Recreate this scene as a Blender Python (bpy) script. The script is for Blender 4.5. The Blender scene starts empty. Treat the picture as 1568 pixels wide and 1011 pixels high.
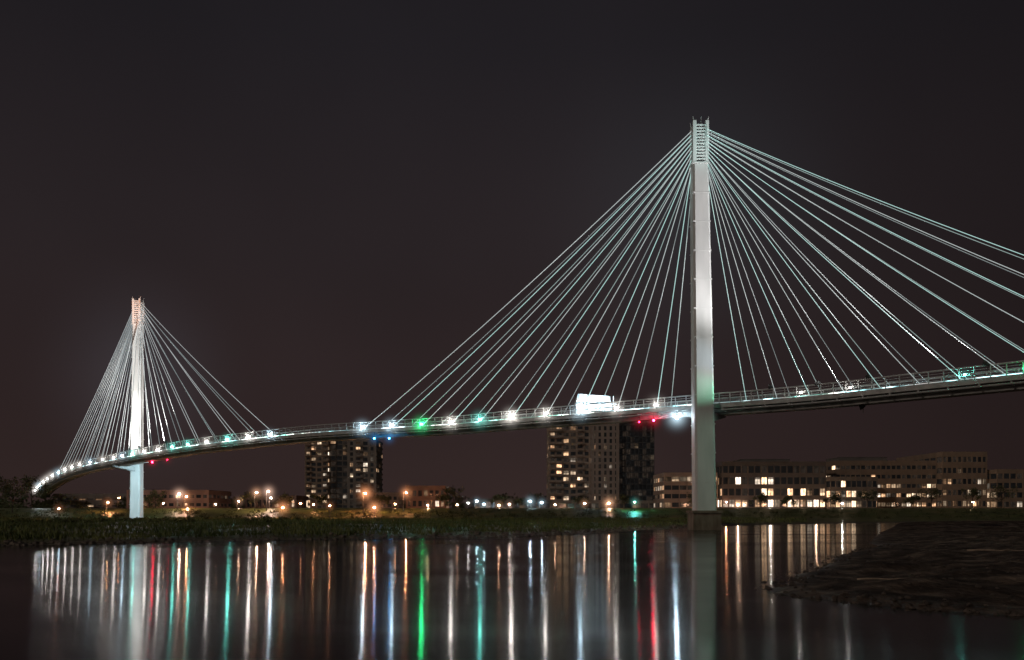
import bpy, math, random
import numpy as np
from mathutils import Vector, Matrix
random.seed(7); np.random.seed(7)
scene=bpy.context.scene
COL=scene.collection

# ------------------------------------------------------------------ materials
def new_mat(name):
    m=bpy.data.materials.new(name); m.use_nodes=True
    m.node_tree.nodes.clear()
    return m,m.node_tree.nodes,m.node_tree.links
def surf(name,c1,c2,scale=2.0,rough=0.7,bump=0.2,metal=0.0,emis=None,es=0.0,stretch=(1,1,1)):
    m,N,L=new_mat(name)
    out=N.new('ShaderNodeOutputMaterial'); b=N.new('ShaderNodeBsdfPrincipled')
    tc=N.new('ShaderNodeTexCoord'); mp=N.new('ShaderNodeMapping'); mp.inputs['Scale'].default_value=stretch
    nz=N.new('ShaderNodeTexNoise'); nz.inputs['Scale'].default_value=scale; nz.inputs['Detail'].default_value=6
    L.new(tc.outputs['Object'],mp.inputs['Vector']); L.new(mp.outputs[0],nz.inputs['Vector'])
    r=N.new('ShaderNodeValToRGB'); r.color_ramp.elements[0].position=.32; r.color_ramp.elements[1].position=.68
    r.color_ramp.elements[0].color=(*c1,1); r.color_ramp.elements[1].color=(*c2,1)
    L.new(nz.outputs['Fac'],r.inputs[0]); L.new(r.outputs[0],b.inputs['Base Color'])
    b.inputs['Roughness'].default_value=rough; b.inputs['Metallic'].default_value=metal
    bp=N.new('ShaderNodeBump'); bp.inputs['Strength'].default_value=bump; bp.inputs['Distance'].default_value=.1
    L.new(nz.outputs['Fac'],bp.inputs['Height']); L.new(bp.outputs[0],b.inputs['Normal'])
    if emis:
        b.inputs['Emission Color'].default_value=(*emis,1); b.inputs['Emission Strength'].default_value=es
    L.new(b.outputs[0],out.inputs[0]); return m
_glow={}
def glow(col,s):
    k=(col,round(s,3))
    if k in _glow: return _glow[k]
    m,N,L=new_mat('lamp_glass'); out=N.new('ShaderNodeOutputMaterial'); e=N.new('ShaderNodeEmission')
    e.inputs[0].default_value=(*col,1); e.inputs[1].default_value=s
    L.new(e.outputs[0],out.inputs[0]); _glow[k]=m; return m
_halo={}
def halo_mat(col,s,p=3.0):  # emission-only volume fading outwards, paints glare and haze; no real mist
    k=(col,round(s,4),p)
    if k in _halo: return _halo[k]
    m,N,L=new_mat('painted_halo_volume'); out=N.new('ShaderNodeOutputMaterial'); e=N.new('ShaderNodeEmission')
    tc=N.new('ShaderNodeTexCoord'); ln=N.new('ShaderNodeVectorMath'); ln.operation='LENGTH'
    L.new(tc.outputs['Object'],ln.inputs[0])
    a=N.new('ShaderNodeMath'); a.operation='SUBTRACT'; a.inputs[0].default_value=1; a.use_clamp=True; L.new(ln.outputs['Value'],a.inputs[1])
    b=N.new('ShaderNodeMath'); b.operation='POWER'; b.inputs[1].default_value=p; L.new(a.outputs[0],b.inputs[0])
    c=N.new('ShaderNodeMath'); c.operation='MULTIPLY'; c.inputs[1].default_value=s; L.new(b.outputs[0],c.inputs[0])
    e.inputs[0].default_value=(*col,1); L.new(c.outputs[0],e.inputs[1]); L.new(e.outputs[0],out.inputs['Volume'])
    _halo[k]=m; return m

M_white=surf('white_painted_steel',(.6,.61,.6),(.78,.78,.77),.5,.5,.05,stretch=(1,1,.25))
M_rail=surf('galvanised_rail',(.5,.52,.52),(.65,.66,.66),3,.4,.05)
M_deck=surf('deck_steel',(.3,.31,.31),(.5,.5,.49),1.2,.55,.1)
M_under=surf('girder_steel',(.3,.31,.31),(.45,.45,.44),1.0,.6,.1)
M_conc=surf('stained_concrete',(.12,.085,.06),(.27,.22,.17),.9,.85,.4,stretch=(1,1,.4))
M_pole=surf('lamp_post_metal',(.05,.05,.05),(.1,.1,.1),4,.5,.1)

# ------------------------------------------------------------------ mesh builder
class MB:
    def __init__(s): s.v=[];s.f=[];s.m=[];s.c=[]
    def face(s,pts,m=0,c=(0,0,0)):
        i=len(s.v); s.v+= [tuple(p) for p in pts]; s.f.append(tuple(range(i,i+len(pts)))); s.m.append(m); s.c.append(c)
    def box(s,x0,x1,y0,y1,z0,z1,m=0,c=(0,0,0)):
        i=len(s.v)
        s.v+=[(x0,y0,z0),(x1,y0,z0),(x1,y1,z0),(x0,y1,z0),(x0,y0,z1),(x1,y0,z1),(x1,y1,z1),(x0,y1,z1)]
        for q in ((3,2,1,0),(4,5,6,7),(0,1,5,4),(1,2,6,5),(2,3,7,6),(3,0,4,7)):
            s.f.append(tuple(i+k for k in q)); s.m.append(m); s.c.append(c)
    def hexa(s,P,m=0):
        i=len(s.v); s.v+=[tuple(p) for p in P]
        for q in ((3,2,1,0),(4,5,6,7),(0,1,5,4),(1,2,6,5),(2,3,7,6),(3,0,4,7)):
            s.f.append(tuple(i+k for k in q)); s.m.append(m); s.c.append((0,0,0))
    def tube(s,pts,r,n=5,m=0,caps=True):
        pts=[Vector(p) for p in pts]; rs=r if isinstance(r,(list,tuple)) else [r]*len(pts)
        base=len(s.v)
        for k,p in enumerate(pts):
            t=(pts[min(k+1,len(pts)-1)]-pts[max(k-1,0)]).normalized()
            a=t.cross(Vector((0,0,1)))
            if a.length<1e-3: a=Vector((1,0,0))
            a.normalize(); b=t.cross(a)
            for j in range(n):
                w=2*math.pi*j/n; q=p+(a*math.cos(w)+b*math.sin(w))*rs[k]; s.v.append(tuple(q))
        for k in range(len(pts)-1):
            for j in range(n):
                a0=base+k*n+j; a1=base+k*n+(j+1)%n
                s.f.append((a0,a1,a1+n,a0+n)); s.m.append(m); s.c.append((0,0,0))
        if caps:
            s.f.append(tuple(base+j for j in range(n))[::-1]); s.m.append(m); s.c.append((0,0,0))
            e=base+(len(pts)-1)*n
            s.f.append(tuple(e+j for j in range(n))); s.m.append(m); s.c.append((0,0,0))
    def ball(s,c,r,m=0,nu=10,nv=6,sz=1.0):
        base=len(s.v)
        for i in range(nv+1):
            ph=math.pi*i/nv
            for j in range(nu):
                th=2*math.pi*j/nu
                s.v.append((c[0]+r*math.sin(ph)*math.cos(th),c[1]+r*math.sin(ph)*math.sin(th),c[2]+sz*r*math.cos(ph)))
        for i in range(nv):
            for j in range(nu):
                a=base+i*nu+j;b=base+i*nu+(j+1)%nu
                s.f.append((a,a+nu,b+nu,b)); s.m.append(m); s.c.append((0,0,0))
    def obj(s,name,mats,parent=None,loc=None,smooth=False,color=False):
        me=bpy.data.meshes.new(name); me.from_pydata(s.v,[],s.f)
        for mt in mats: me.materials.append(mt)
        me.polygons.foreach_set('material_index',s.m)
        if smooth: me.polygons.foreach_set('use_smooth',[True]*len(s.f))
        if color:
            at=me.color_attributes.new('glow','FLOAT_COLOR','CORNER'); arr=[]
            for f,c in zip(s.f,s.c): arr+= [c[0],c[1],c[2],1.0]*len(f)
            at.data.foreach_set('color',arr)
        me.update(); o=bpy.data.objects.new(name,me); COL.objects.link(o)
        if loc: o.location=loc
        if parent: o.parent=parent
        return o
def empty(name,loc=(0,0,0)):
    e=bpy.data.objects.new(name,None); e.location=loc; e.empty_display_size=1; COL.objects.link(e); return e
_unit=None
def halo(parent,loc,R,col,s,p=7.0,scale=None,name='painted_halo'):  # painted glow ball around a light, emits but scatters nothing
    global _unit
    if _unit is None:
        b=MB(); b.ball((0,0,0),1.0,0,16,10); _unit=b
    me=bpy.data.meshes.new(name); me.from_pydata(_unit.v,[],_unit.f); me.materials.append(halo_mat(col,s,p))
    o=bpy.data.objects.new(name,me); COL.objects.link(o); o.location=loc; o.scale=scale or (R,R,R)
    if parent: o.parent=parent
    return o

# colours
W=(1,.93,.86);CW=(.62,.86,1.0);TEAL=(.2,.95,.8);GREEN=(.03,1,.3);BLUE=(.04,.4,1);RED=(1,.01,.05);WARM=(1,.52,.3);PINK=(1,.62,.46);AMB=(1,.38,.16)

# ------------------------------------------------------------------ terrain
bankA=[(-3000,20),(-300,30),(-120,52),(-60,60),(-41,64),(-32.6,68),(-18.6,79),(-8,84),(0,88.4),(8,99),(16,114),(24,129),(34,145),(44,162),(62,178),(85,198),(130,222),(400,262),(3500,300),(3500,3500),(-3000,3500)]
bar=[(8.7,27.2),(10.3,30.3),(14.7,38.5),(20.2,48.8),(26,58),(29,62.5),(31,69),(35,77),(50,108),(72,150),(92,190),(140,212),(400,238),(400,9),(40,14),(22,17),(14.6,19.2),(13.1,20.4),(11.2,22.2),(9.9,23.9),(8.9,25.6)]
def sdist(X,Y,poly):
    d=np.full(X.shape,1e9); ins=np.zeros(X.shape,bool); n=len(poly)
    for i in range(n):
        x1,y1=poly[i];x2,y2=poly[(i+1)%n]
        dx,dy=x2-x1,y2-y1; t=np.clip(((X-x1)*dx+(Y-y1)*dy)/(dx*dx+dy*dy),0,1)
        d=np.minimum(d,np.hypot(X-x1-t*dx,Y-y1-t*dy))
        c=((y1>Y)!=(y2>Y)); 
        with np.errstate(divide='ignore',invalid='ignore'):
            xi=(x2-x1)*(Y-y1)/((y2-y1) if y2!=y1 else 1e-9)+x1
        ins^=c&(X<xi)
    return np.where(ins,d,-d)
_tab=np.random.rand(256,256)
def vnoise(X,Y,f):
    x=X*f;y=Y*f;xi=np.floor(x).astype(int);yi=np.floor(y).astype(int);fx=x-xi;fy=y-yi
    fx=fx*fx*(3-2*fx);fy=fy*fy*(3-2*fy)
    g=lambda a,b:_tab[a%256,b%256]
    return (g(xi,yi)*(1-fx)+g(xi+1,yi)*fx)*(1-fy)+(g(xi,yi+1)*(1-fx)+g(xi+1,yi+1)*fx)*fy-.5
def sm(t): t=np.clip(t,0,1); return t*t*(3-2*t)
def height(X,Y):
    X=np.asarray(X,float);Y=np.asarray(Y,float)
    w=vnoise(X,Y,.12)*3+vnoise(X,Y,.45)*1.2
    w2=vnoise(X,Y,.35)*1.0+vnoise(X,Y,1.1)*.5
    dA=sdist(X,Y,bankA)+w*.8; dB=sdist(X,Y,bar)+w2*.6
    zA=np.where(dA>0,.4*sm(dA/2.2)+.45*sm(dA/30)+3.2*sm((Y-232)/45)+(vnoise(X,Y,.2)*.35+vnoise(X,Y,.8)*.15)*sm(dA/6),np.maximum(dA*.35,-1.5))
    zB=np.where(dB>0,.16*sm(dB/.7)+.28*sm(dB/9)+.2*sm((dB-8)/20)+(vnoise(X,Y,.3)*.4+vnoise(X+.3*Y,Y,1.0)*.2+vnoise(X,Y+.4*X,2.2)*.10)*sm(dB/3),np.maximum(dB*.3,-1.5))
    return np.maximum(zA,zB),dA,dB
xs=np.concatenate([np.linspace(-3000,-400,12),np.arange(-380,-152,14),np.arange(-150,0,1.5),np.arange(0,45,.35),np.arange(45,250,1.6),np.arange(255,500,15),np.linspace(520,3500,12)])
ys=np.concatenate([np.linspace(-200,4,6),np.arange(6,14,1.6),np.arange(14,75,.3),np.arange(75,300,1.2),np.arange(305,500,14),np.linspace(520,3500,12)])
GX,GY=np.meshgrid(xs,ys); GZ,DA,DB=height(GX,GY)
nx=len(xs);ny=len(ys)
me=bpy.data.meshes.new('ground'); co=np.stack([GX,GY,GZ],-1).reshape(-1,3)
idx=np.arange(nx*ny).reshape(ny,nx)
quads=np.stack([idx[:-1,:-1],idx[:-1,1:],idx[1:,1:],idx[1:,:-1]],-1).reshape(-1,4)
me.from_pydata(co.tolist(),[],quads.tolist())
at=me.color_attributes.new('kind','FLOAT_COLOR','POINT')
sand=((DB>-1.5)&(DB>=DA)).astype(float).reshape(-1); edge=np.clip(1-np.maximum(DA,0)/3.0,0,1).reshape(-1)
wet=np.clip(1-np.maximum(DB,0)/1.6,0,1).reshape(-1)
at.data.foreach_set('color',np.stack([sand,edge,wet,np.ones_like(sand)],-1).reshape(-1))
me.polygons.foreach_set('use_smooth',[True]*len(me.polygons))
ground=bpy.data.objects.new('ground',me); COL.objects.link(ground)
m,N,L=new_mat('riverbank_soil')
out=N.new('ShaderNodeOutputMaterial'); b=N.new('ShaderNodeBsdfPrincipled'); b.inputs['Specular IOR Level'].default_value=.25
at=N.new('ShaderNodeAttribute'); at.attribute_name='kind'; sp=N.new('ShaderNodeSeparateColor'); L.new(at.outputs['Color'],sp.inputs[0])
tc=N.new('ShaderNodeTexCoord')
def noise(sc,det=8,vec=None):
    n=N.new('ShaderNodeTexNoise'); n.inputs['Scale'].default_value=sc; n.inputs['Detail'].default_value=det
    L.new(vec or tc.outputs['Object'],n.inputs['Vector']); return n
def ramp(src,cs,pos):
    r=N.new('ShaderNodeValToRGB'); 
    while len(r.color_ramp.elements)<len(cs): r.color_ramp.elements.new(.5)
    for e,c,p in zip(r.color_ramp.elements,cs,pos): e.position=p; e.color=(*c,1)
    L.new(src,r.inputs[0]); return r
def mix(f,a,b_):
    x=N.new('ShaderNodeMix'); x.data_type='RGBA'; L.new(f,x.inputs[0]); L.new(a,x.inputs[6]); L.new(b_,x.inputs[7]); return x.outputs[2]
n1=noise(.15); n2=noise(3.0); n3=noise(.8,12)
grass=ramp(n1.outputs['Fac'],[(.05,.07,.02),(.12,.16,.04),(.22,.19,.08)],[.3,.5,.72])
mud=ramp(n3.outputs['Fac'],[(.035,.025,.02),(.10,.075,.058),(.24,.19,.145)],[.36,.52,.68])
stone=ramp(n2.outputs['Fac'],[(.07,.06,.05),(.28,.25,.2)],[.35,.65])
c=mix(sp.outputs[1],grass.outputs[0],stone.outputs[0]); c=mix(sp.outputs[0],c,mud.outputs[0])
L.new(c,b.inputs['Base Color'])
mr=N.new('ShaderNodeMapRange'); mr.inputs[3].default_value=.9; mr.inputs[4].default_value=.35; L.new(sp.outputs[2],mr.inputs[0]); L.new(mr.outputs[0],b.inputs['Roughness'])
bp=N.new('ShaderNodeBump'); bp.inputs['Strength'].default_value=1.0; bp.inputs['Distance'].default_value=.25; nb=noise(3,12); L.new(nb.outputs['Fac'],bp.inputs['Height']); L.new(bp.outputs[0],b.inputs['Normal'])
L.new(b.outputs[0],out.inputs[0]); ground.data.materials.append(m)

# water
mw=MB(); mw.face([(-3000,-400,0),(3500,-400,0),(3500,3400,0),(-3000,3400,0)])
m,N,L=new_mat('river_water'); out=N.new('ShaderNodeOutputMaterial'); b=N.new('ShaderNodeBsdfPrincipled')
b.inputs['Base Color'].default_value=(.003,.003,.003,1); b.inputs['IOR'].default_value=1.33
b.inputs['Anisotropic'].default_value=.84
tg=N.new('ShaderNodeCombineXYZ'); tg.inputs[0].default_value=0; tg.inputs[1].default_value=1; L.new(tg.outputs[0],b.inputs['Tangent'])
tc=N.new('ShaderNodeTexCoord'); mp=N.new('ShaderNodeMapping'); mp.inputs['Scale'].default_value=(.06,.35,1); L.new(tc.outputs['Object'],mp.inputs[0])
n=noise(1.0,3,mp.outputs[0]); bp=N.new('ShaderNodeBump'); bp.inputs['Strength'].default_value=.10; bp.inputs['Distance'].default_value=.05
L.new(n.outputs['Fac'],bp.inputs['Height']); L.new(bp.outputs[0],b.inputs['Normal'])
mp2=N.new('ShaderNodeMapping'); mp2.inputs['Scale'].default_value=(.03,.12,1); L.new(tc.outputs['Object'],mp2.inputs[0])
nr=noise(1.0,4,mp2.outputs[0]); mr=N.new('ShaderNodeMapRange'); mr.inputs[1].default_value=.38; mr.inputs[2].default_value=.62; mr.inputs[3].default_value=.085; mr.inputs[4].default_value=.135
L.new(nr.outputs['Fac'],mr.inputs[0]); L.new(mr.outputs[0],b.inputs['Roughness'])
L.new(b.outputs[0],out.inputs[0]); mw.obj('river_water',[m])

# ------------------------------------------------------------------ bridge
ctrl=[(-215,372,8.5),(-203,345,10),(-187.3,320,11.8),(-163.3,287,14.4),(-139.9,257,15.9),(-124.7,238,16.3),(-109.4,221,16.6),(-95.2,206,17.0),(-73.8,188,17.9),(-59.8,179,18.4),(-41.9,168,18.9),(-24.1,160,19.1),(-10.5,153,19.1),(1.9,144.5,19.2),(13.5,137,19.2),(23,130,19.15),(30.2,125.3,19.15),(36.6,121,19.1),(45,113.5,18.95),(54.2,104.5,18.95),(62.3,96.5,18.95),(70,88,18.8),(82,75,18.5),(98,58,18)]
C=[Vector(p) for p in ctrl]; dense=[]
for i in range(1,len(C)-2):
    for k in range(24):
        t=k/24; p0,p1,p2,p3=C[i-1],C[i],C[i+1],C[i+2]
        dense.append(.5*((2*p1)+(p2-p0)*t+(2*p0-5*p1+4*p2-p3)*t*t+(3*p1-p0-3*p2+p3)*t**3))
arc=[0]
for i in range(1,len(dense)): arc.append(arc[-1]+(dense[i]-dense[i-1]).length)
arc=np.array(arc); DA_=np.array([tuple(p) for p in dense]); LEN=arc[-1]
def dp(s):
    return Vector([float(np.interp(s,arc,DA_[:,k])) for k in range(3)])
def frame(s):
    p=dp(s); t=(dp(min(s+2.5,LEN))-dp(max(s-2.5,0))); t.z=0; t.normalize(); return p,t,Vector((t.y,-t.x,0))
def off(s,o,z): p,t,n=frame(s); return p+n*o+Vector((0,0,z))
def nearest_s(x,y):
    d=np.hypot(DA_[:,0]-x,DA_[:,1]-y); return float(arc[int(np.argmin(d))])
sM=nearest_s(29.2,121); sL=nearest_s(-104.7,222)
bridge=empty('cable_stayed_footbridge')
mb=MB()
prof=[(-2.7,.14),(2.7,.14),(2.7,-.5),(2.4,-.5),(2.4,-.3),(1.3,-.5),(1.0,-1.4),(-1.0,-1.4),(-1.3,-.5),(-2.4,-.3),(-2.4,-.5),(-2.7,-.5)]
S=np.arange(0,LEN,1.5); K=len(prof)
for s in S:
    p,t,n=frame(s)
    for o,z in prof: mb.v.append(tuple(p+n*o+Vector((0,0,z))))
for i in range(len(S)-1):
    for j in range(K):
        a=i*K+j;b2=i*K+(j+1)%K; mb.f.append((a,b2,b2+K,a+K)); mb.m.append(0); mb.c.append((0,0,0))
mb.obj('deck',[M_deck],bridge)
mb=MB()
s=1.0
while s<LEN-1:
    p,t,n=frame(s); h=t*.12
    def q(o,z,d): return p+n*o+Vector((0,0,z))+h*d
    mb.hexa([q(-2.6,-1.0,-1),q(2.6,-1.0,-1),q(2.6,-1.0,1),q(-2.6,-1.0,1),q(-2.6,-.32,-1),q(2.6,-.32,-1),q(2.6,-.32,1),q(-2.6,-.32,1)])
    s+=3.5
for o in (-2.62,2.62): mb.tube([off(s,o,-.85) for s in S],.13,6)
mb.obj('floor_beams',[M_under],bridge)
mb=MB()
for o in (-2.6,2.6):
    s=.5
    while s<LEN-1:
        p,t,n=frame(s); a=p+n*o; mb.tube([a+Vector((0,0,.1)),a+Vector((0,0,1.6))+n*(.12 if o>0 else -.12)],.08,4); s+=1.75
    oo=o+(.12 if o>0 else -.12)
    mb.tube([off(s,oo,1.64) for s in S],.11,5)
    for z in (.35,.65,.95,1.25): mb.tube([off(s,o+(oo-o)*z/1.4,z) for s in S],.03,4)
mb.obj('railings',[M_rail],bridge)
m,N,L=new_mat('led_strip'); out=N.new('ShaderNodeOutputMaterial'); e=N.new('ShaderNodeEmission'); tc=N.new('ShaderNodeTexCoord')
n=noise(.085,1); r=ramp(n.outputs['Fac'],[(.8,.95,1),(.35,1,.8),(1,.93,.85),(.4,.88,.95),(1,.95,.9)],[.33,.42,.5,.58,.67])
n2=noise(.3,2); mr=N.new('ShaderNodeMapRange'); mr.inputs[1].default_value=.47; mr.inputs[2].default_value=.68; mr.inputs[3].default_value=.6; mr.inputs[4].default_value=11
L.new(n2.outputs['Fac'],mr.inputs[0]); L.new(mr.outputs[0],e.inputs[1]); L.new(r.outputs[0],e.inputs[0]); L.new(e.outputs[0],out.inputs[0])
mb=MB(); S3=np.arange(0,LEN,3.5)
for o in (-2.40,2.40): mb.tube([off(s,o,.28) for s in S3],.045,3)
mb.obj('deck_led_strip',[m],bridge)

def pylon(name,x,y,lean,zb,zt_sh,zt,w0,w1,d0,d1,ped=None):
    e=empty(name); e.parent=bridge
    mb=MB(); levels=12
    def sec(z):
        f=(z-zb)/(zt-zb); return x+lean*f,w0+(w1-w0)*f,d0+(d1-d0)*f
    ch=.28
    for k in range(levels+1):
        z=zb+(zt_sh-zb)*k/levels; cx,w,d=sec(z); a,b2=w/2,d/2
        pts=[(-a+ch,-b2),(a-ch,-b2),(a,-b2+ch),(a,b2-ch),(a-ch,b2),(-a+ch,b2),(-a,b2-ch),(-a,-b2+ch)]
        for px,py in pts: mb.v.append((cx+px,y+py,z))
    for k in range(levels):
        for j in range(8):
            a0=k*8+j;a1=k*8+(j+1)%8; mb.f.append((a0,a1,a1+8,a0+8)); mb.m.append(0); mb.c.append((0,0,0))
    mb.f.append(tuple(levels*8+j for j in range(8))); mb.m.append(0); mb.c.append((0,0,0))
    for k in range(1,levels):
        z=zb+(zt_sh-zb)*k/levels; cx,w,d=sec(z)
        mb.box(cx-w/2-.03,cx+w/2+.03,y-d/2-.03,y+d/2+.03,z-.07,z+.07)
    mb.obj('shaft',[M_white],e)
    mb=MB(); cx,w,d=sec(zt_sh); a,b2=w/2,d/2
    for sx in (-1,1):
        for sy in (-1,1):
            x0=cx+sx*(a-.28); y0=y+sy*(b2-.22)
            mb.box(x0-.26,x0+.26,y0-.2,y0+.2,zt_sh,zt-.5+(.5 if sy<0 else 0))
            mb.tube([(x0,y0,zt-.4),(x0+sx*.25,y0,zt+.6)],[.12,.04],5)
    n=11
    for k in range(n+1):
        z=zt_sh+.7+(zt-zt_sh-1.4)*k/n
        mb.box(cx-a+.55,cx+a-.55,y-b2+.05,y-b2+.3,z-.11,z+.11)
        mb.box(cx-a+.55,cx+a-.55,y+b2-.3,y+b2-.05,z-.1,z+.1)
        mb.box(cx-a+.05,cx-a+.25,y-b2+.43,y+b2-.43,z-.1,z+.1)
        mb.box(cx+a-.25,cx+a-.05,y-b2+.43,y+b2-.43,z-.1,z+.1)
    mb.box(cx-a-.08,cx+a+.08,y-b2-.08,y+b2+.08,zt_sh+.002,zt_sh+.22)
    mb.tube([(cx+.3,y,zt-.7),(cx+.3,y,zt+1.1)],.035,4)
    mb.obj('anchorage_head',[M_white],e)
    mb=MB(); mb.box(cx-.3,cx+.3,y-.25,y+.25,zt_sh,zt-.7); mb.obj('anchor_core',[M_pole],e)
    if ped:
        mb=MB(); pw,pd,pz=ped
        mb.hexa([(x-pw/2-.1,y-pd/2-.1,-2),(x+pw/2+.1,y-pd/2-.1,-2),(x+pw/2+.1,y+pd/2+.1,-2),(x-pw/2-.1,y+pd/2+.1,-2),(x-pw/2,y-pd/2,pz-.4),(x+pw/2,y-pd/2,pz-.4),(x+pw/2,y+pd/2,pz-.4),(x-pw/2,y+pd/2,pz-.4)])
        mb.box(x-pw/2-.2,x+pw/2+.2,y-pd/2-.2,y+pd/2+.2,pz-.398,pz)
        mb.obj('pier_footing',[M_conc],e)
    return e,sec
pyM,secM=pylon('pylon_river',29.2,121,-.85,2.9,55.2,61.7,3.15,2.35,2.9,2.3,(4.1,4.1,2.95))
pyL,secL=pylon('pylon_bank',-104.7,222,.55,.3,54.8,62.0,2.9,2.3,2.7,2.3,(4.0,4.0,1.0))

def cab_glow_mat(col,s):
    return surf('stay_cable',(.5,.52,.52),(.6,.62,.62),6,.6,0,emis=col,es=s)  # emission paints the uplighting onto the cables, which are no lamps
CM=[cab_glow_mat((.6,1,.95),.66),cab_glow_mat((.72,1,.97),.3),cab_glow_mat((.88,1,1),.48),cab_glow_mat((.8,.97,1),.2)]
CML=[cab_glow_mat((.88,.97,1),.4),cab_glow_mat((.75,.95,1),.22)]
def fan(s0,sgn,x,y,sec,zt,count,main,rad,step=7.0,start=8.0):
    for k in range(count):
        s=s0+sgn*(start+step*k)
        if s<2 or s>LEN-2: continue
        z=zt-6.0+5.4*k/(count-1)
        cx,w,d=sec(z); p,t,n=frame(s0); 
        for e,o in enumerate((2.75,-2.75)):
            top=Vector((cx,y,z))+t*(sgn*w*.42)+n*(.35 if e==0 else -.35)
            bot=off(s,o,.25); Ln=(top-bot).length
            pts=[]
            for i in range(15):
                f=i/14; q=top.lerp(bot,f); q.z-=Ln*.016*4*f*(1-f)*((top-bot).xy.length/Ln)**1.5; pts.append(q)
            mb=MB(); mb.tube(pts,rad,8); mt=CM[(e+(k%2)*2)%4] if main else CML[(k+e)%2]
            mb.obj('stay_cable',[mt],bridge,smooth=True)
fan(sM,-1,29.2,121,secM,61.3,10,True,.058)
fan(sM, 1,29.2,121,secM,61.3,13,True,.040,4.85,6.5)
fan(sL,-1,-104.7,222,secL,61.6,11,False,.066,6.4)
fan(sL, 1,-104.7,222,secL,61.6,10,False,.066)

mb=MB()
for (x,y,s0,dirn) in ((29.2,121,sM,-1),(-104.7,222,sL,1)):
    p,t,n=frame(s0)
    for dt in (-1.2,1.2):
        a=Vector((x,y,p.z-1.9))+t*dt*.7; b2=p+t*dt+Vector((0,0,-1.5))+(-n if dirn>0 else n)*-2.4*(1)
        h=t*.25
        mb.hexa([a-h+Vector((0,0,-.9)),a+h+Vector((0,0,-.9)),b2+h,b2-h,a-h+Vector((0,0,.5)),a+h+Vector((0,0,.5)),b2+h+Vector((0,0,.55)),b2-h+Vector((0,0,.55))])
mb.obj('pylon_brackets',[M_under],bridge)

def deck_lamp(s,o,z,col,st,r=.22,hs=None,hR=2.2):
    p=off(s,o,z); mb=MB(); mb.ball(p,r,1); mb.tube([p+Vector((0,0,-.6)),p+Vector((0,0,-r))],.05,5,0); mb.tube([p+Vector((0,0,-r-.04)),p+Vector((0,0,-r+.06))],[.16,.2],8,0)
    mb.tube([p+Vector((0,0,r-.03)),p+Vector((0,0,r+.08))],[.14,.05],8,0)
    mb.obj('deck_lamp',[M_pole,glow(col,st)],bridge)
    if hs: halo(bridge,p,hR,col,hs)
colsL=[W,W,CW,W,W,TEAL,W,GREEN,CW,CW]; stL=[70,90,150,120,230,130,150,200,150,190]
for k in range(10):
    deck_lamp(sM-8-7*k,2.95,.55,colsL[k],stL[k],.22,stL[k]/170,4.2)
    if k%2==0: deck_lamp(sM-8-7*k-3.5,-2.95,.55,[CW,TEAL,W][k%3],45,.18)
colsR=[TEAL,W,W,CW,TEAL,GREEN,W,W,TEAL,W]; stR=[90,110,100,150,140,120,200,120,110,100]
for k in range(9):
    if sM+8+7*k<LEN-2: deck_lamp(sM+8+7*k,2.95 if k%3 else -2.9,.7,colsR[k],stR[k],.13,stR[k]/400,2.2)
    if sM+11+7*k<LEN-2: deck_lamp(sM+11.5+7*k,-2.9,.7,W if k%2 else CW,50,.11)
colsl=[W,CW,TEAL,W,W,TEAL,TEAL,W,TEAL,W,CW]
for k in range(11):
    deck_lamp(sL+4+7*k,2.95,.6,colsl[k],75 if k<8 else 140,.24,.45,3.6)
k=0; s=sL-6
while s>3:
    deck_lamp(s,2.95,.8,[W,CW,W,W][k%4],38+k*9,.24,.4+.05*k,4.6); s-=12.5; k+=1
def hung_lamp(x,y,z,col,st,r=.2,hs=.5,hR=3.4):
    mb=MB(); mb.ball((x,y,z),r,1); mb.tube([(x,y,z+r-.03),(x,y,z+r+.15)],[.16,.1],8,0); mb.tube([(x,y,z+r),(x,y,z+1.2)],.05,5,0)
    mb.obj('navigation_lamp',[M_pole,glow(col,st)],bridge); halo(bridge,(x,y,z),hR,col,hs)
hung_lamp(22.7,127.6,17.4,RED,170,.17); hung_lamp(20.6,129.0,17.3,RED,50,.12,.2)
hung_lamp(25.8,124.6,17.5,CW,260,.24,1.1,4.6)
hung_lamp(-27.4,158.5,17.4,BLUE,60,.17,.25); hung_lamp(-24.3,157.5,17.3,BLUE,60,.17,.25)
hung_lamp(-91.4,202.3,15.4,RED,120,.2,.3); hung_lamp(-85.5,197.5,15.7,RED,25,.14,.12)
def spot(name,loc,target,power,col,ang,blend=.5,size=.3,fix=True):
    l=bpy.data.lights.new(name,'SPOT'); l.energy=power; l.color=col; l.spot_size=math.radians(ang); l.spot_blend=blend; l.shadow_soft_size=size
    o=bpy.data.objects.new(name,l); COL.objects.link(o); o.location=loc
    d=Vector(target)-Vector(loc); o.rotation_euler=d.to_track_quat('-Z','Y').to_euler(); o.parent=bridge
    if fix:
        dn=d.normalized(); L0=Vector(loc); mb=MB()
        mb.tube([L0-dn*.9,L0-dn*.45,L0-dn*.1],[.12,.3,.36],8,0); mb.tube([L0-dn*.6,L0-dn*.6+Vector((0,0,-.9))],.05,5)
        mb.obj('floodlight',[M_pole],bridge)
def dk(s,o,z): return tuple(off(s,o,z))
spot('pylon_flood',dk(sM+38,2.9,2.1),(28.8,119.6,45),92000,(1,.97,.97),42,.6)
spot('pylon_flood',dk(sM+24,2.9,2.1),(28.9,119.6,28),15000,(.97,1,.98),48,.8)
spot('pylon_flood',dk(sM+10,2.9,2.0),(29.2,119.5,21.2),2400,(.1,1,.5),36,1.0)
spot('pylon_flood',dk(sM+17,2.9,2.0),(29.2,119.5,26),3000,(.4,.75,1),18,1.0)
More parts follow.
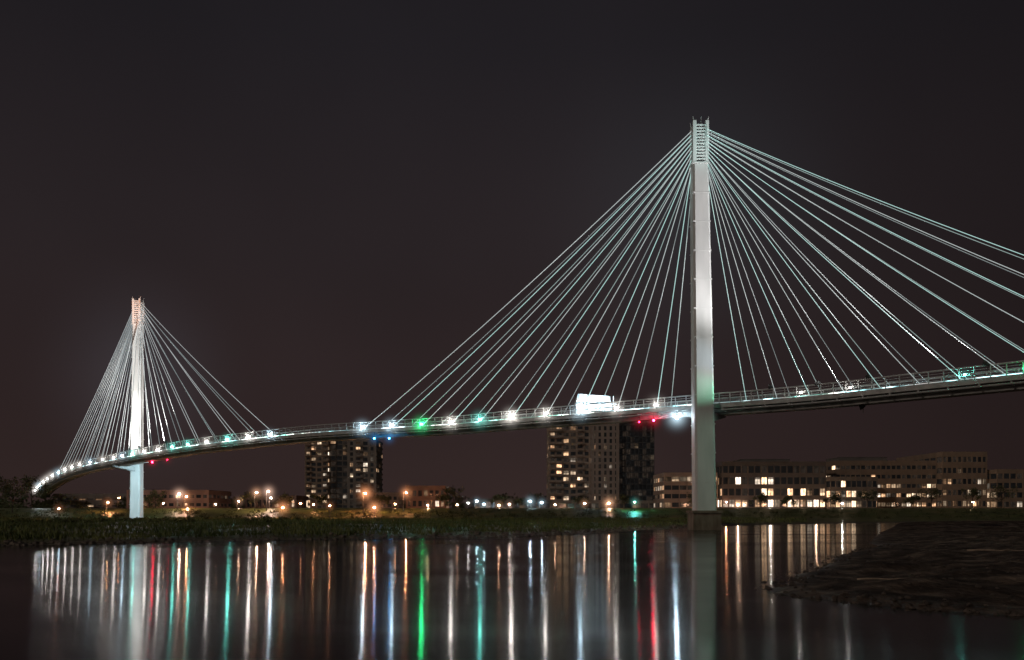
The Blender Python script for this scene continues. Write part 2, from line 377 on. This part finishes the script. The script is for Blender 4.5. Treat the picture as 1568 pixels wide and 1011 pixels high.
spot('pier_flood',dk(sM+22,0,-1.8),(29.4,119.5,9.5),3000,(.55,1,.74),50,.7)
spot('pylon_flood',dk(sL+36,2.9,2.1),(-104.4,220.5,44),125000,(1,.97,.93),42,.6)
spot('pylon_flood',dk(sL+22,2.9,2.1),(-104.4,220.5,26),62000,(1,.98,.95),46,.8)
spot('pier_flood',dk(sL+22,0,-1.8),(-104.6,220.5,9),24000,(.6,.9,1),50,.7)
def point(name,loc,power,col,size,par):
    l=bpy.data.lights.new(name,'POINT'); l.energy=power; l.color=col; l.shadow_soft_size=size
    o=bpy.data.objects.new(name,l); COL.objects.link(o); o.location=loc; o.parent=par
for z in (56.3,58.5,60.7): point('head_lamp',(28.4,118.0,z),40,(.6,1,.95),.1,bridge)
for z in (56,58.5,61): point('head_lamp',(-104.0,219.0,z),100,(1,.42,.22),.15,bridge)
halo(bridge,(-104,222,40),1,(.75,.8,1),.0013,2,scale=(36,24,40))  # haze around the pylons, painted as large faint emission volumes
halo(bridge,(28,122,50),1,(.65,.85,1),.0007,2,scale=(34,24,32))

# ------------------------------------------------------------------ buildings
m,N,L=new_mat('window_glass'); out=N.new('ShaderNodeOutputMaterial'); b=N.new('ShaderNodeBsdfPrincipled')
b.inputs['Base Color'].default_value=(.02,.025,.03,1); b.inputs['Roughness'].default_value=.12
a=N.new('ShaderNodeAttribute'); a.attribute_name='glow'; tc=N.new('ShaderNodeTexCoord')
n=noise(.8,3); mr=N.new('ShaderNodeMapRange'); mr.inputs[1].default_value=.3; mr.inputs[2].default_value=.7; mr.inputs[3].default_value=.3; mr.inputs[4].default_value=1.4; L.new(n.outputs['Fac'],mr.inputs[0])
L.new(a.outputs['Color'],b.inputs['Emission Color']); L.new(mr.outputs[0],b.inputs['Emission Strength']); L.new(b.outputs[0],out.inputs[0]); M_win=m
WC=[(1,.60,.33),(1,.68,.42),(1,.74,.5),(1,.56,.3),(1,.82,.64)]
def wall_mat(c): 
    return surf('facade',tuple(x*.75 for x in c),c,.3,.85,.15)
def block(par,x0,x1,y0,y1,z0,z1,floors,bays,sbays,wall,lit=.2,pier=.5,span=1.0,inten=1.0,litrow=None,balc=None,parapet=.9,cluster=0.0):
    wm=wall_mat(wall); mb=MB(); g=MB()
    g.box(x0+.35,x1-.35,y0+.35,y1-.35,z0,z1-.3,0,(.0,.0,.0))
    fh=(z1-z0)/floors
    for k in range(floors+1):
        za=z0+k*fh-(span/2 if k else 0); zb=z0+k*fh+span/2
        if k==floors: za=z1-span/2; zb=z1+parapet
        mb.box(x0,x1,y0,y0+.3,za,zb); mb.box(x0,x1,y1-.3,y1,za,zb); mb.box(x0,x0+.3,y0+.302,y1-.302,za,zb); mb.box(x1-.3,x1,y0+.302,y1-.302,za,zb)
    bw=(x1-x0)/bays
    for k in range(bays+1):
        xc=min(max(x0+k*bw,x0+pier/2-.01),x1-pier/2+.01); mb.box(xc-pier/2,xc+pier/2,y0-.06,y0+.28,z0,z1+parapet-.05)
    bs=(y1-y0)/sbays
    for k in range(1,sbays):
        yc=y0+k*bs
        for xx in (x0,x1): mb.box(xx-.05 if xx==x0 else xx-.28,xx+.28 if xx==x0 else xx+.05,yc-pier/2,yc+pier/2,z0,z1)
    mb.box(x0+.3,x1-.3,y0+.3,y1-.3,z1-.28,z1)
    def cell(lp):
        if random.random()<lp:
            c=random.choice(WC); i=inten*random.choice([.12,.2,.3,.45,.7,1.1,1.6]); return tuple(v*i for v in c)
        return (.022,.016,.012) if random.random()<.4 else (.004,.004,.004)
    for f in range(floors):
        lp=lit if litrow is None else litrow[f%len(litrow)]
        za=z0+f*fh+span/2; zb=z0+(f+1)*fh-span/2; on=False
        for k in range(bays):
            if cluster: 
                if random.random()>cluster: on=random.random()<lp
                pr=.92 if on else .04
            else: pr=lp
            xa=x0+k*bw+pier/2; xb=x0+(k+1)*bw-pier/2
            h=.5*(xa+xb); cc=cell(pr)
            top=zb-random.choice([0,0,.3,.6])*(zb-za) if cc[0]>.05 else zb
            for (u0,u1,q) in ((xa,h-.06,1),(h+.06,xb,random.choice([1,1,.6,.3]))):
                g.face([(u0,y0+.33,za),(u1,y0+.33,za),(u1,y0+.33,top),(u0,y0+.33,top)],0,tuple(v*q for v in cc))
                if top<zb-.01: g.face([(u0,y0+.33,top),(u1,y0+.33,top),(u1,y0+.33,zb),(u0,y0+.33,zb)],0,tuple(v*q*.25 for v in cc))
            if balc and k in balc:
                mb.box(xa-.2,xb+.2,y0-1.5,y0-.065,za-span/2-.1,za-span/2+.1); mb.box(xa-.2,xb+.2,y0-1.5,y0-1.44,za-span/2+.1,za-span/2+1.05)
        for k in range(sbays):
            ya=y0+k*bs+pier/2; yb=y0+(k+1)*bs-pier/2
            g.face([(x0+.33,yb,za),(x0+.33,ya,za),(x0+.33,ya,zb),(x0+.33,yb,zb)],0,cell(lp))
            g.face([(x1-.33,ya,za),(x1-.33,yb,za),(x1-.33,yb,zb),(x1-.33,ya,zb)],0,cell(lp))
    mb.obj('walls',[wm],par); g.obj('windows',[M_win],par,color=True)
def rooftop(par,x0,x1,y0,y1,z0,z1,c=(.2,.19,.18)):
    mb=MB(); mb.box(x0,x1,y0,y1,z0,z1); mb.box(x0-.2,x1+.2,y0-.2,y1+.2,z1,z1+.25)
    n=max(3,int((x1-x0)/1.5))
    for k in range(n): xx=x0+(k+.5)*(x1-x0)/n; mb.box(xx-.25,xx+.25,y0-.06,y0-.002,z0+.5,z1-.4)
    mb.obj('rooftop_plant',[wall_mat(c)],par)

e=empty('apartment_tower')
block(e,-117,-104,450,472,4,43.5,13,4,5,(.33,.26,.21),.4,.9,1.2,1.6,balc=(0,3))
block(e,-103.9,-93,454,474,4,44.5,13,3,5,(.14,.13,.125),.12,.5,.8,.9)
block(e,-92.9,-76.5,449,472,4,43,13,4,5,(.27,.25,.23),.16,1.6,1.0,.9,balc=(1,))
rooftop(e,-108,-84,458,468,44.6,47)
e=empty('apartment_tower')
block(e,18.4,39.5,400,424,5,46.5,13,6,6,(.34,.28,.24),.36,1.0,1.3,2.0,balc=(0,1,4))
block(e,39.6,53.4,397,420,5,52.5,15,5,6,(.36,.31,.28),.09,1.5,1.1,.9)
block(e,53.5,71.5,400,426,5,46.5,14,9,8,(.08,.09,.10),.03,.15,.5,.5)
rooftop(e,58,69,405,420,46.6,49.5)
block(e,15,80,395,399.5,3.6,7.6,1,16,2,(.33,.29,.25),.2,.6,1.0,.8)
mb=MB(); 
mb.box(32.5,50.5,402,416,52.6,57); mb.box(32,52.8,401,417,57.002,57.4)
for k in range(11): mb.box(33+k*1.8,33.3+k*1.8,401.6,402,57.4,61.2)
mb.hexa([(32,403,57.402),(50,403,57.402),(52.5,416,57.402),(32,416,57.402),(33.5,403,62.6),(49,403,61.6),(51,416,61.6),(33.5,416,62.6)])
mb.obj('roof_crown',[M_white],e)
for x,pw in ((34,6000),(41,20000),(48,8000)):
    l=bpy.data.lights.new('crown_flood','SPOT'); l.energy=pw; l.color=(.6,.85,1); l.spot_size=math.radians(110); l.shadow_soft_size=.3
    o=bpy.data.objects.new('crown_flood',l); COL.objects.link(o); o.location=(x,395.5,54.5); o.rotation_euler=(Vector((x,403,59.5))-Vector((x,395.5,54.5))).to_track_quat('-Z','Y').to_euler(); o.parent=e
e=empty('office_building'); block(e,62,84,325,350,4,18,4,7,5,(.3,.23,.19),.5,.3,1.7,.5,litrow=[.3,.6,.8,.7],cluster=.5)
e=empty('office_building')
block(e,84.9,127,322,352,4,22.3,4,16,7,(.12,.10,.09),.4,.5,1.8,2.0,litrow=[.8,.5,.05,.0],cluster=.5)
block(e,127.1,146,318,350,4,16,3,9,7,(.2,.16,.13),.4,.3,1.6,2.2,litrow=[.9,.6,.3],cluster=.6); rooftop(e,95,115,330,345,22.4,24.5)
e=empty('office_building')
block(e,134,176,330,365,4,23.2,5,20,8,(.32,.235,.175),.4,.35,2.3,1.7,litrow=[.9,.7,.5,.25,.05],cluster=.6)
block(e,176.1,194.5,326,365,4,26.6,5,9,8,(.32,.24,.18),.3,.5,2.4,1.0,litrow=[.7,.5,.3,.1,.0],cluster=.5); rooftop(e,140,160,340,355,23.3,26)
e=empty('office_building'); block(e,196,244,322,355,4,19.2,4,18,7,(.32,.24,.18),.4,.4,1.7,.6,litrow=[.85,.8,.6,.3],cluster=.7)
e=empty('brick_warehouse'); block(e,-40,-25,300,318,4,11.8,2,7,4,(.3,.17,.12),.2,.8,1.8,.9)
e=empty('brick_warehouse'); block(e,-62,-47,330,345,4,10,2,6,4,(.26,.19,.15),.2,.8,1.6,.9)
e=empty('warehouse'); block(e,-150,-118,310,335,4,10.5,2,12,6,(.3,.2,.17),.15,.8,2,.8)
e=empty('warehouse'); block(e,-190,-156,330,350,4,9.5,2,10,6,(.27,.24,.22),.2,.8,2,.8)
e=empty('warehouse'); block(e,-114,-92,340,360,4,9,1,9,5,(.26,.19,.17),.3,.8,2,.8)
e=empty('terminal_building'); block(e,-20,16,420,440,4,9,1,12,5,(.2,.19,.17),.2,.6,1.6,.7)

# ------------------------------------------------------------------ street lamps
def gz(x,y): return float(height(np.array([x]),np.array([y]))[0][0])
def street_lamp(x,y,z,col,st,r=.28,hs=.25,hR=3.5,arm=True):
    g=gz(x,y)-.1; mb=MB(); top=z-.15
    mb.tube([(x,y,g),(x,y,g+.5)],[.22,.18],8,0); mb.tube([(x,y,g+.5),(x,y,max(z+.35,g+1))],[.12,.07],6,0)
    if arm:
        mb.tube([(x,y,z+.3),(x+.5,y-.5,z+.45),(x+.9,y-.9,z+.4)],.05,5,0); c=(x+.9,y-.9,z)
    else: c=(x,y,z+.35+r)
    mb.tube([(c[0],c[1],c[2]+r*.5),(c[0],c[1],c[2]+r+.12)],[r*1.15,.08],8,0)
    mb.ball(c,r,1,sz=.8)
    o=mb.obj('street_lamp',[M_pole,glow(col,st)])
    halo(o,c,hR,col,hs)
def img(px,py,Y):
    return ((px-784)*Y/1220.0,Y,(785-py)*Y/1220.0+2.68)
L2=[(90,783,170,AMB,60),(163,770,260,AMB,70),(180,763,300,AMB,20),(272,757,265,PINK,150),(283,761,275,AMB,100),(287,783.5,190,AMB,90),
 (363,768,290,WARM,60),(390,755,262,WARM,120),(408,753,262,PINK,140),(412,763,275,PINK,60),(433,781,195,AMB,190),(505,778,230,AMB,60),(480,776,260,AMB,40),
 (556,756,255,AMB,230),(573,781,200,AMB,220),(618,755,258,AMB,140),(655,777,280,WARM,50),(717,773,330,W,30),(727,768,320,CW,50),(741,775,300,CW,60),
 (764,777,290,WARM,60),(780,775,300,PINK,40),(808,768,300,CW,90),(826,770,310,CW,60),(895,774,320,WARM,60),(928,771,280,WARM,150),(972,772,262,TEAL,60),
 (1095,774,300,WARM,60),(1112,772,310,AMB,50),(1130,776,300,WARM,90),(1180,775,305,W,60),(1215,774,305,WARM,50),(1250,775,305,WARM,60),(1290,774,300,W,40),(1490,772,300,WARM,30),
 (218,776,290,AMB,25),(250,774,300,WARM,20),(330,775,300,WARM,25),(460,774,300,AMB,25),(605,775,300,AMB,30),(700,776,310,WARM,20),(850,776,320,WARM,30)]
for px,py,Y,c,s in L2:
    x,y,z=img(px,py,Y); sc=Y/260
    street_lamp(x,y,z,c,s*8.5,.25*sc,.40*min(2,s/90),5.2*sc*(s/100)**.35,arm=(py<772))

# ------------------------------------------------------------------ vegetation
M_leaf=surf('leaves',(.04,.05,.02),(.11,.12,.045),.8,.8,0)
M_bark=surf('bark',(.05,.035,.025),(.1,.08,.06),3,.9,.4)
def leaf_cloud(mb,c,r,n,size,m=1):
    for _ in range(n):
        d=np.random.normal(size=3); d/=np.linalg.norm(d); rr=r*random.random()**.45
        p=Vector((c[0]+d[0]*rr,c[1]+d[1]*rr,c[2]+d[2]*rr*.8)); a=Vector(np.random.normal(size=3)).normalized(); b2=a.orthogonal().normalized()
        s_=size*(.5+random.random()); mb.face([p,p+a*s_,p+a*s_*.5+b2*s_*.7],m)
def tree(x,y,h,w,name='tree',leaf=.5):
    g=gz(x,y)-.2; mb=MB(); th=h*.35
    mb.tube([(x,y,g),(x+.1,y,g+th),(x-.1,y,g+h*.8)],[h*.03,h*.022,h*.006],6,0)
    for k in range(9):
        a=k*2.4+random.random(); z=g+th*(.8+random.random()*1.2); l=w*.5*(.5+.6*random.random()); tip=(x+math.cos(a)*l,y+math.sin(a)*l,z+h*(.1+.18*random.random()))
        mb.tube([(x,y,z),tip],[h*.012,h*.003],4,0); leaf_cloud(mb,tip,w*.2*(.7+.6*random.random()),55,leaf)
    for k in range(4): leaf_cloud(mb,(x+random.uniform(-.2,.2)*w,y+random.uniform(-.2,.2)*w,g+h*random.uniform(.7,.95)),w*.2,50,leaf)
    mb.obj(name,[M_bark,M_leaf])
for (x,y,h,w) in [(-21,285,8,7),(-24,288,6,5),(-170,262,13,11),(-166,275,11,9),(-178,268,14,12),(-160,255,9,8),(-96,292,7,6),(-86,300,6,6),(-70,290,5.5,5),(-130,290,6,6),(12,390,9,8),(70,300,7,6),(92,296,6,6),(104,300,5,5),(118,292,6,6),(133,298,7,6),(146,290,5,5),(158,300,8,7),(170,294,7,6),(183,298,9,8),(196,290,7,7),(210,300,8,8),(-50,305,6,6),(-5,330,6,6),(4,340,5,6),(30,345,6,7),(48,340,6,6)]:
    tree(x,y,h*random.uniform(.85,1.1),w)
mb=MB()
for k in range(260):
    x=random.uniform(-330,330); y=random.uniform(480,620); h=random.uniform(5,11); leaf_cloud(mb,(x,y,4+h*.5),h*.6,45,1.6,0)
for k in range(110):
    x=random.uniform(-240,-130); y=random.uniform(290,400); h=random.uniform(4,9); leaf_cloud(mb,(x,y,3.5+h*.4),h*.6,45,1.0,0)
mb.obj('distant_trees',[M_leaf])
mb=MB()
pts=[]
for k in range(420):
    y=random.uniform(232,262); x=random.uniform(-.66*y,.66*y); pts.append((x,y,random.uniform(.5,1.4)))
for k in range(120):
    y=random.uniform(120,225); x=random.uniform(-.66*y,-.25*y); pts.append((x,y,random.uniform(.3,.8)))
P=np.array(pts); Z=height(P[:,0],P[:,1])
for (x,y,r),z,da in zip(pts,Z[0],Z[1]):
    if da>1: leaf_cloud(mb,(x,y,z+r*.4),r,36,.32,0)
mb.obj('scrub',[M_leaf])
M_grass=surf('grass_blades',(.06,.10,.025),(.2,.22,.07),.12,.8,0)
n=52000; y=64+np.random.rand(n)**1.3*170; x=y*(-.68+np.random.rand(n)*1.05); z,da,db=height(x,y); k=(da>1.2)&(da>db); x,y,z=x[k],y[k],z[k]; n=len(x)
hh=(.18+.35*np.random.rand(n))*(1+.6*(vnoise(x,y,.3)+.2)); an=np.random.rand(n)*6.28; wv=.05+.05*np.random.rand(n)*(y/100)
v=np.empty((n,3,3)); v[:,0]=np.stack([x-np.cos(an)*wv,y-np.sin(an)*wv,z-.03],-1); v[:,1]=np.stack([x+np.cos(an)*wv,y+np.sin(an)*wv,z-.03],-1); v[:,2]=np.stack([x+np.random.normal(size=n)*.12,y+np.random.normal(size=n)*.12,z+hh],-1)
me=bpy.data.meshes.new('grass'); me.from_pydata(v.reshape(-1,3).tolist(),[],np.arange(n*3).reshape(-1,3).tolist()); me.materials.append(M_grass)
COL.objects.link(bpy.data.objects.new('grass',me))
M_rock=surf('rock',(.08,.07,.06),(.26,.22,.18),3,.85,.5)
M_peb=surf('pebble',(.04,.035,.03),(.14,.11,.09),3,.85,.5)
def rock(mb,x,y,z,r):
    base=len(mb.v); nu,nv=6,4
    mb.ball((x,y,z),r,0,nu,nv,.6)
    for i in range(base,len(mb.v)):
        a=mb.v[i]; f=1+random.uniform(-.22,.22); mb.v[i]=(x+(a[0]-x)*f,y+(a[1]-y)*f,z+(a[2]-z)*f)
mb=MB()
def along(poly,i0,i1,n,spread,rmin,rmax):
    for _ in range(n):
        i=random.randrange(i0,i1); t=random.random(); x=poly[i][0]+(poly[i+1][0]-poly[i][0])*t+random.gauss(0,spread); y=poly[i][1]+(poly[i+1][1]-poly[i][1])*t+random.gauss(0,spread)
        z=gz(x,y)
        if z>-.25: rock(mb,x,y,max(z,-.05)+.02,random.uniform(rmin,rmax))
along(bankA,2,12,700,1.0,.12,.38); mb.obj('riverbank_rocks',[M_rock],smooth=False)
mb=MB(); along(bar,0,5,160,.6,.04,.15); along(bar,16,20,140,.4,.03,.12)
for _ in range(420):
    y=random.uniform(20,80); x=random.uniform(.36*y,.66*y); z=gz(x,y)
    if z>.1: rock(mb,x,y,z,random.uniform(.03,.12))
mb.obj('sandbar_pebbles',[M_peb])
M_wood=surf('driftwood',(.3,.23,.17),(.5,.4,.3),4,.8,.4)
for (x0,y0,ln,an,r) in [(12.4,28.6,2.3,.03,.035),(24,42,3.4,-.05,.045)]:
    mb=MB(); pts=[]
    for k in range(7):
        f=k/6; x=x0+math.cos(an)*ln*f; yy=y0+math.sin(an)*ln*f+.04*math.sin(f*5); pts.append((x,yy,gz(x0+ln/2,y0)+.12+r*.7+.02*math.sin(f*7)))
    mb.tube(pts,[r,r*1.05,r*.95,r*.8,r*.6,r*.45,r*.2],7)
    q=pts[3]; mb.tube([q,(q[0]+.3,q[1]-.15,q[2]+.05),(q[0]+.55,q[1]-.2,q[2]+.06)],[r*.5,r*.35,r*.1],5)
    mb.obj('driftwood',[M_wood],smooth=True)

# ------------------------------------------------------------------ world
w=bpy.data.worlds.new('World'); scene.world=w; w.use_nodes=True; N=w.node_tree.nodes; L=w.node_tree.links; N.clear()
out=N.new('ShaderNodeOutputWorld'); bg=N.new('ShaderNodeBackground'); tc=N.new('ShaderNodeTexCoord'); sx=N.new('ShaderNodeSeparateXYZ')
L.new(tc.outputs['Generated'],sx.inputs[0])
r=N.new('ShaderNodeValToRGB'); L.new(sx.outputs['Z'],r.inputs[0]); E=r.color_ramp.elements
data=[(0,(.032,.0195,.018)),(.12,(.027,.0172,.0172)),(.3,(.0205,.0152,.0166)),(.5,(.0130,.0112,.0134)),(1,(.006,.006,.008))]
E[0].position=0;E[1].position=1
for p,c in data[1:-1]: E.new(p)
for e_,(p,c) in zip(E,data): e_.position=p; e_.color=(*c,1)
nz=N.new('ShaderNodeTexNoise'); nz.inputs['Scale'].default_value=1.6; nz.inputs['Detail'].default_value=3; L.new(tc.outputs['Generated'],nz.inputs['Vector'])
mr=N.new('ShaderNodeMapRange'); mr.inputs[1].default_value=.3; mr.inputs[2].default_value=.7; mr.inputs[3].default_value=.82; mr.inputs[4].default_value=1.18; L.new(nz.outputs['Fac'],mr.inputs[0])
mx=N.new('ShaderNodeMapRange'); mx.inputs[1].default_value=.1; mx.inputs[2].default_value=.55; mx.inputs[3].default_value=1.0; mx.inputs[4].default_value=.66; L.new(sx.outputs['X'],mx.inputs[0])
mu=N.new('ShaderNodeMath'); mu.operation='MULTIPLY'; L.new(mr.outputs[0],mu.inputs[0]); L.new(mx.outputs[0],mu.inputs[1])
L.new(r.outputs[0],bg.inputs[0]); L.new(mu.outputs[0],bg.inputs[1])
sky=N.new('ShaderNodeTexSky'); sky.sky_type='NISHITA'; sky.sun_disc=False; sky.sun_elevation=math.radians(-4); sky.sun_rotation=math.radians(200)
bg2=N.new('ShaderNodeBackground'); bg2.inputs[1].default_value=.01; L.new(sky.outputs[0],bg2.inputs[0])
ad=N.new('ShaderNodeAddShader'); L.new(bg.outputs[0],ad.inputs[0]); L.new(bg2.outputs[0],ad.inputs[1]); L.new(ad.outputs[0],out.inputs[0])
l=bpy.data.lights.new('added_fill_sun','SUN'); l.energy=.36; l.color=(1,.82,.68); l.angle=math.radians(4)  # added warm fill for dark ground and facades, stands for city glow
o=bpy.data.objects.new('added_fill_sun',l); COL.objects.link(o); o.rotation_euler=(math.radians(66),0,math.radians(-48)); o.location=(0,-20,60)

# ------------------------------------------------------------------ camera
cam=bpy.data.cameras.new('camera'); co_=bpy.data.objects.new('camera',cam); COL.objects.link(co_); co_.location=(0,0,2.68); co_.rotation_euler=(math.radians(90),0,0)
cam.lens=28.0; cam.sensor_width=36; cam.shift_y=.178; cam.clip_end=6000; cam.clip_start=.1
scene.camera=co_
scene.view_settings.view_transform='Standard'; scene.view_settings.look='None'; scene.view_settings.exposure=0
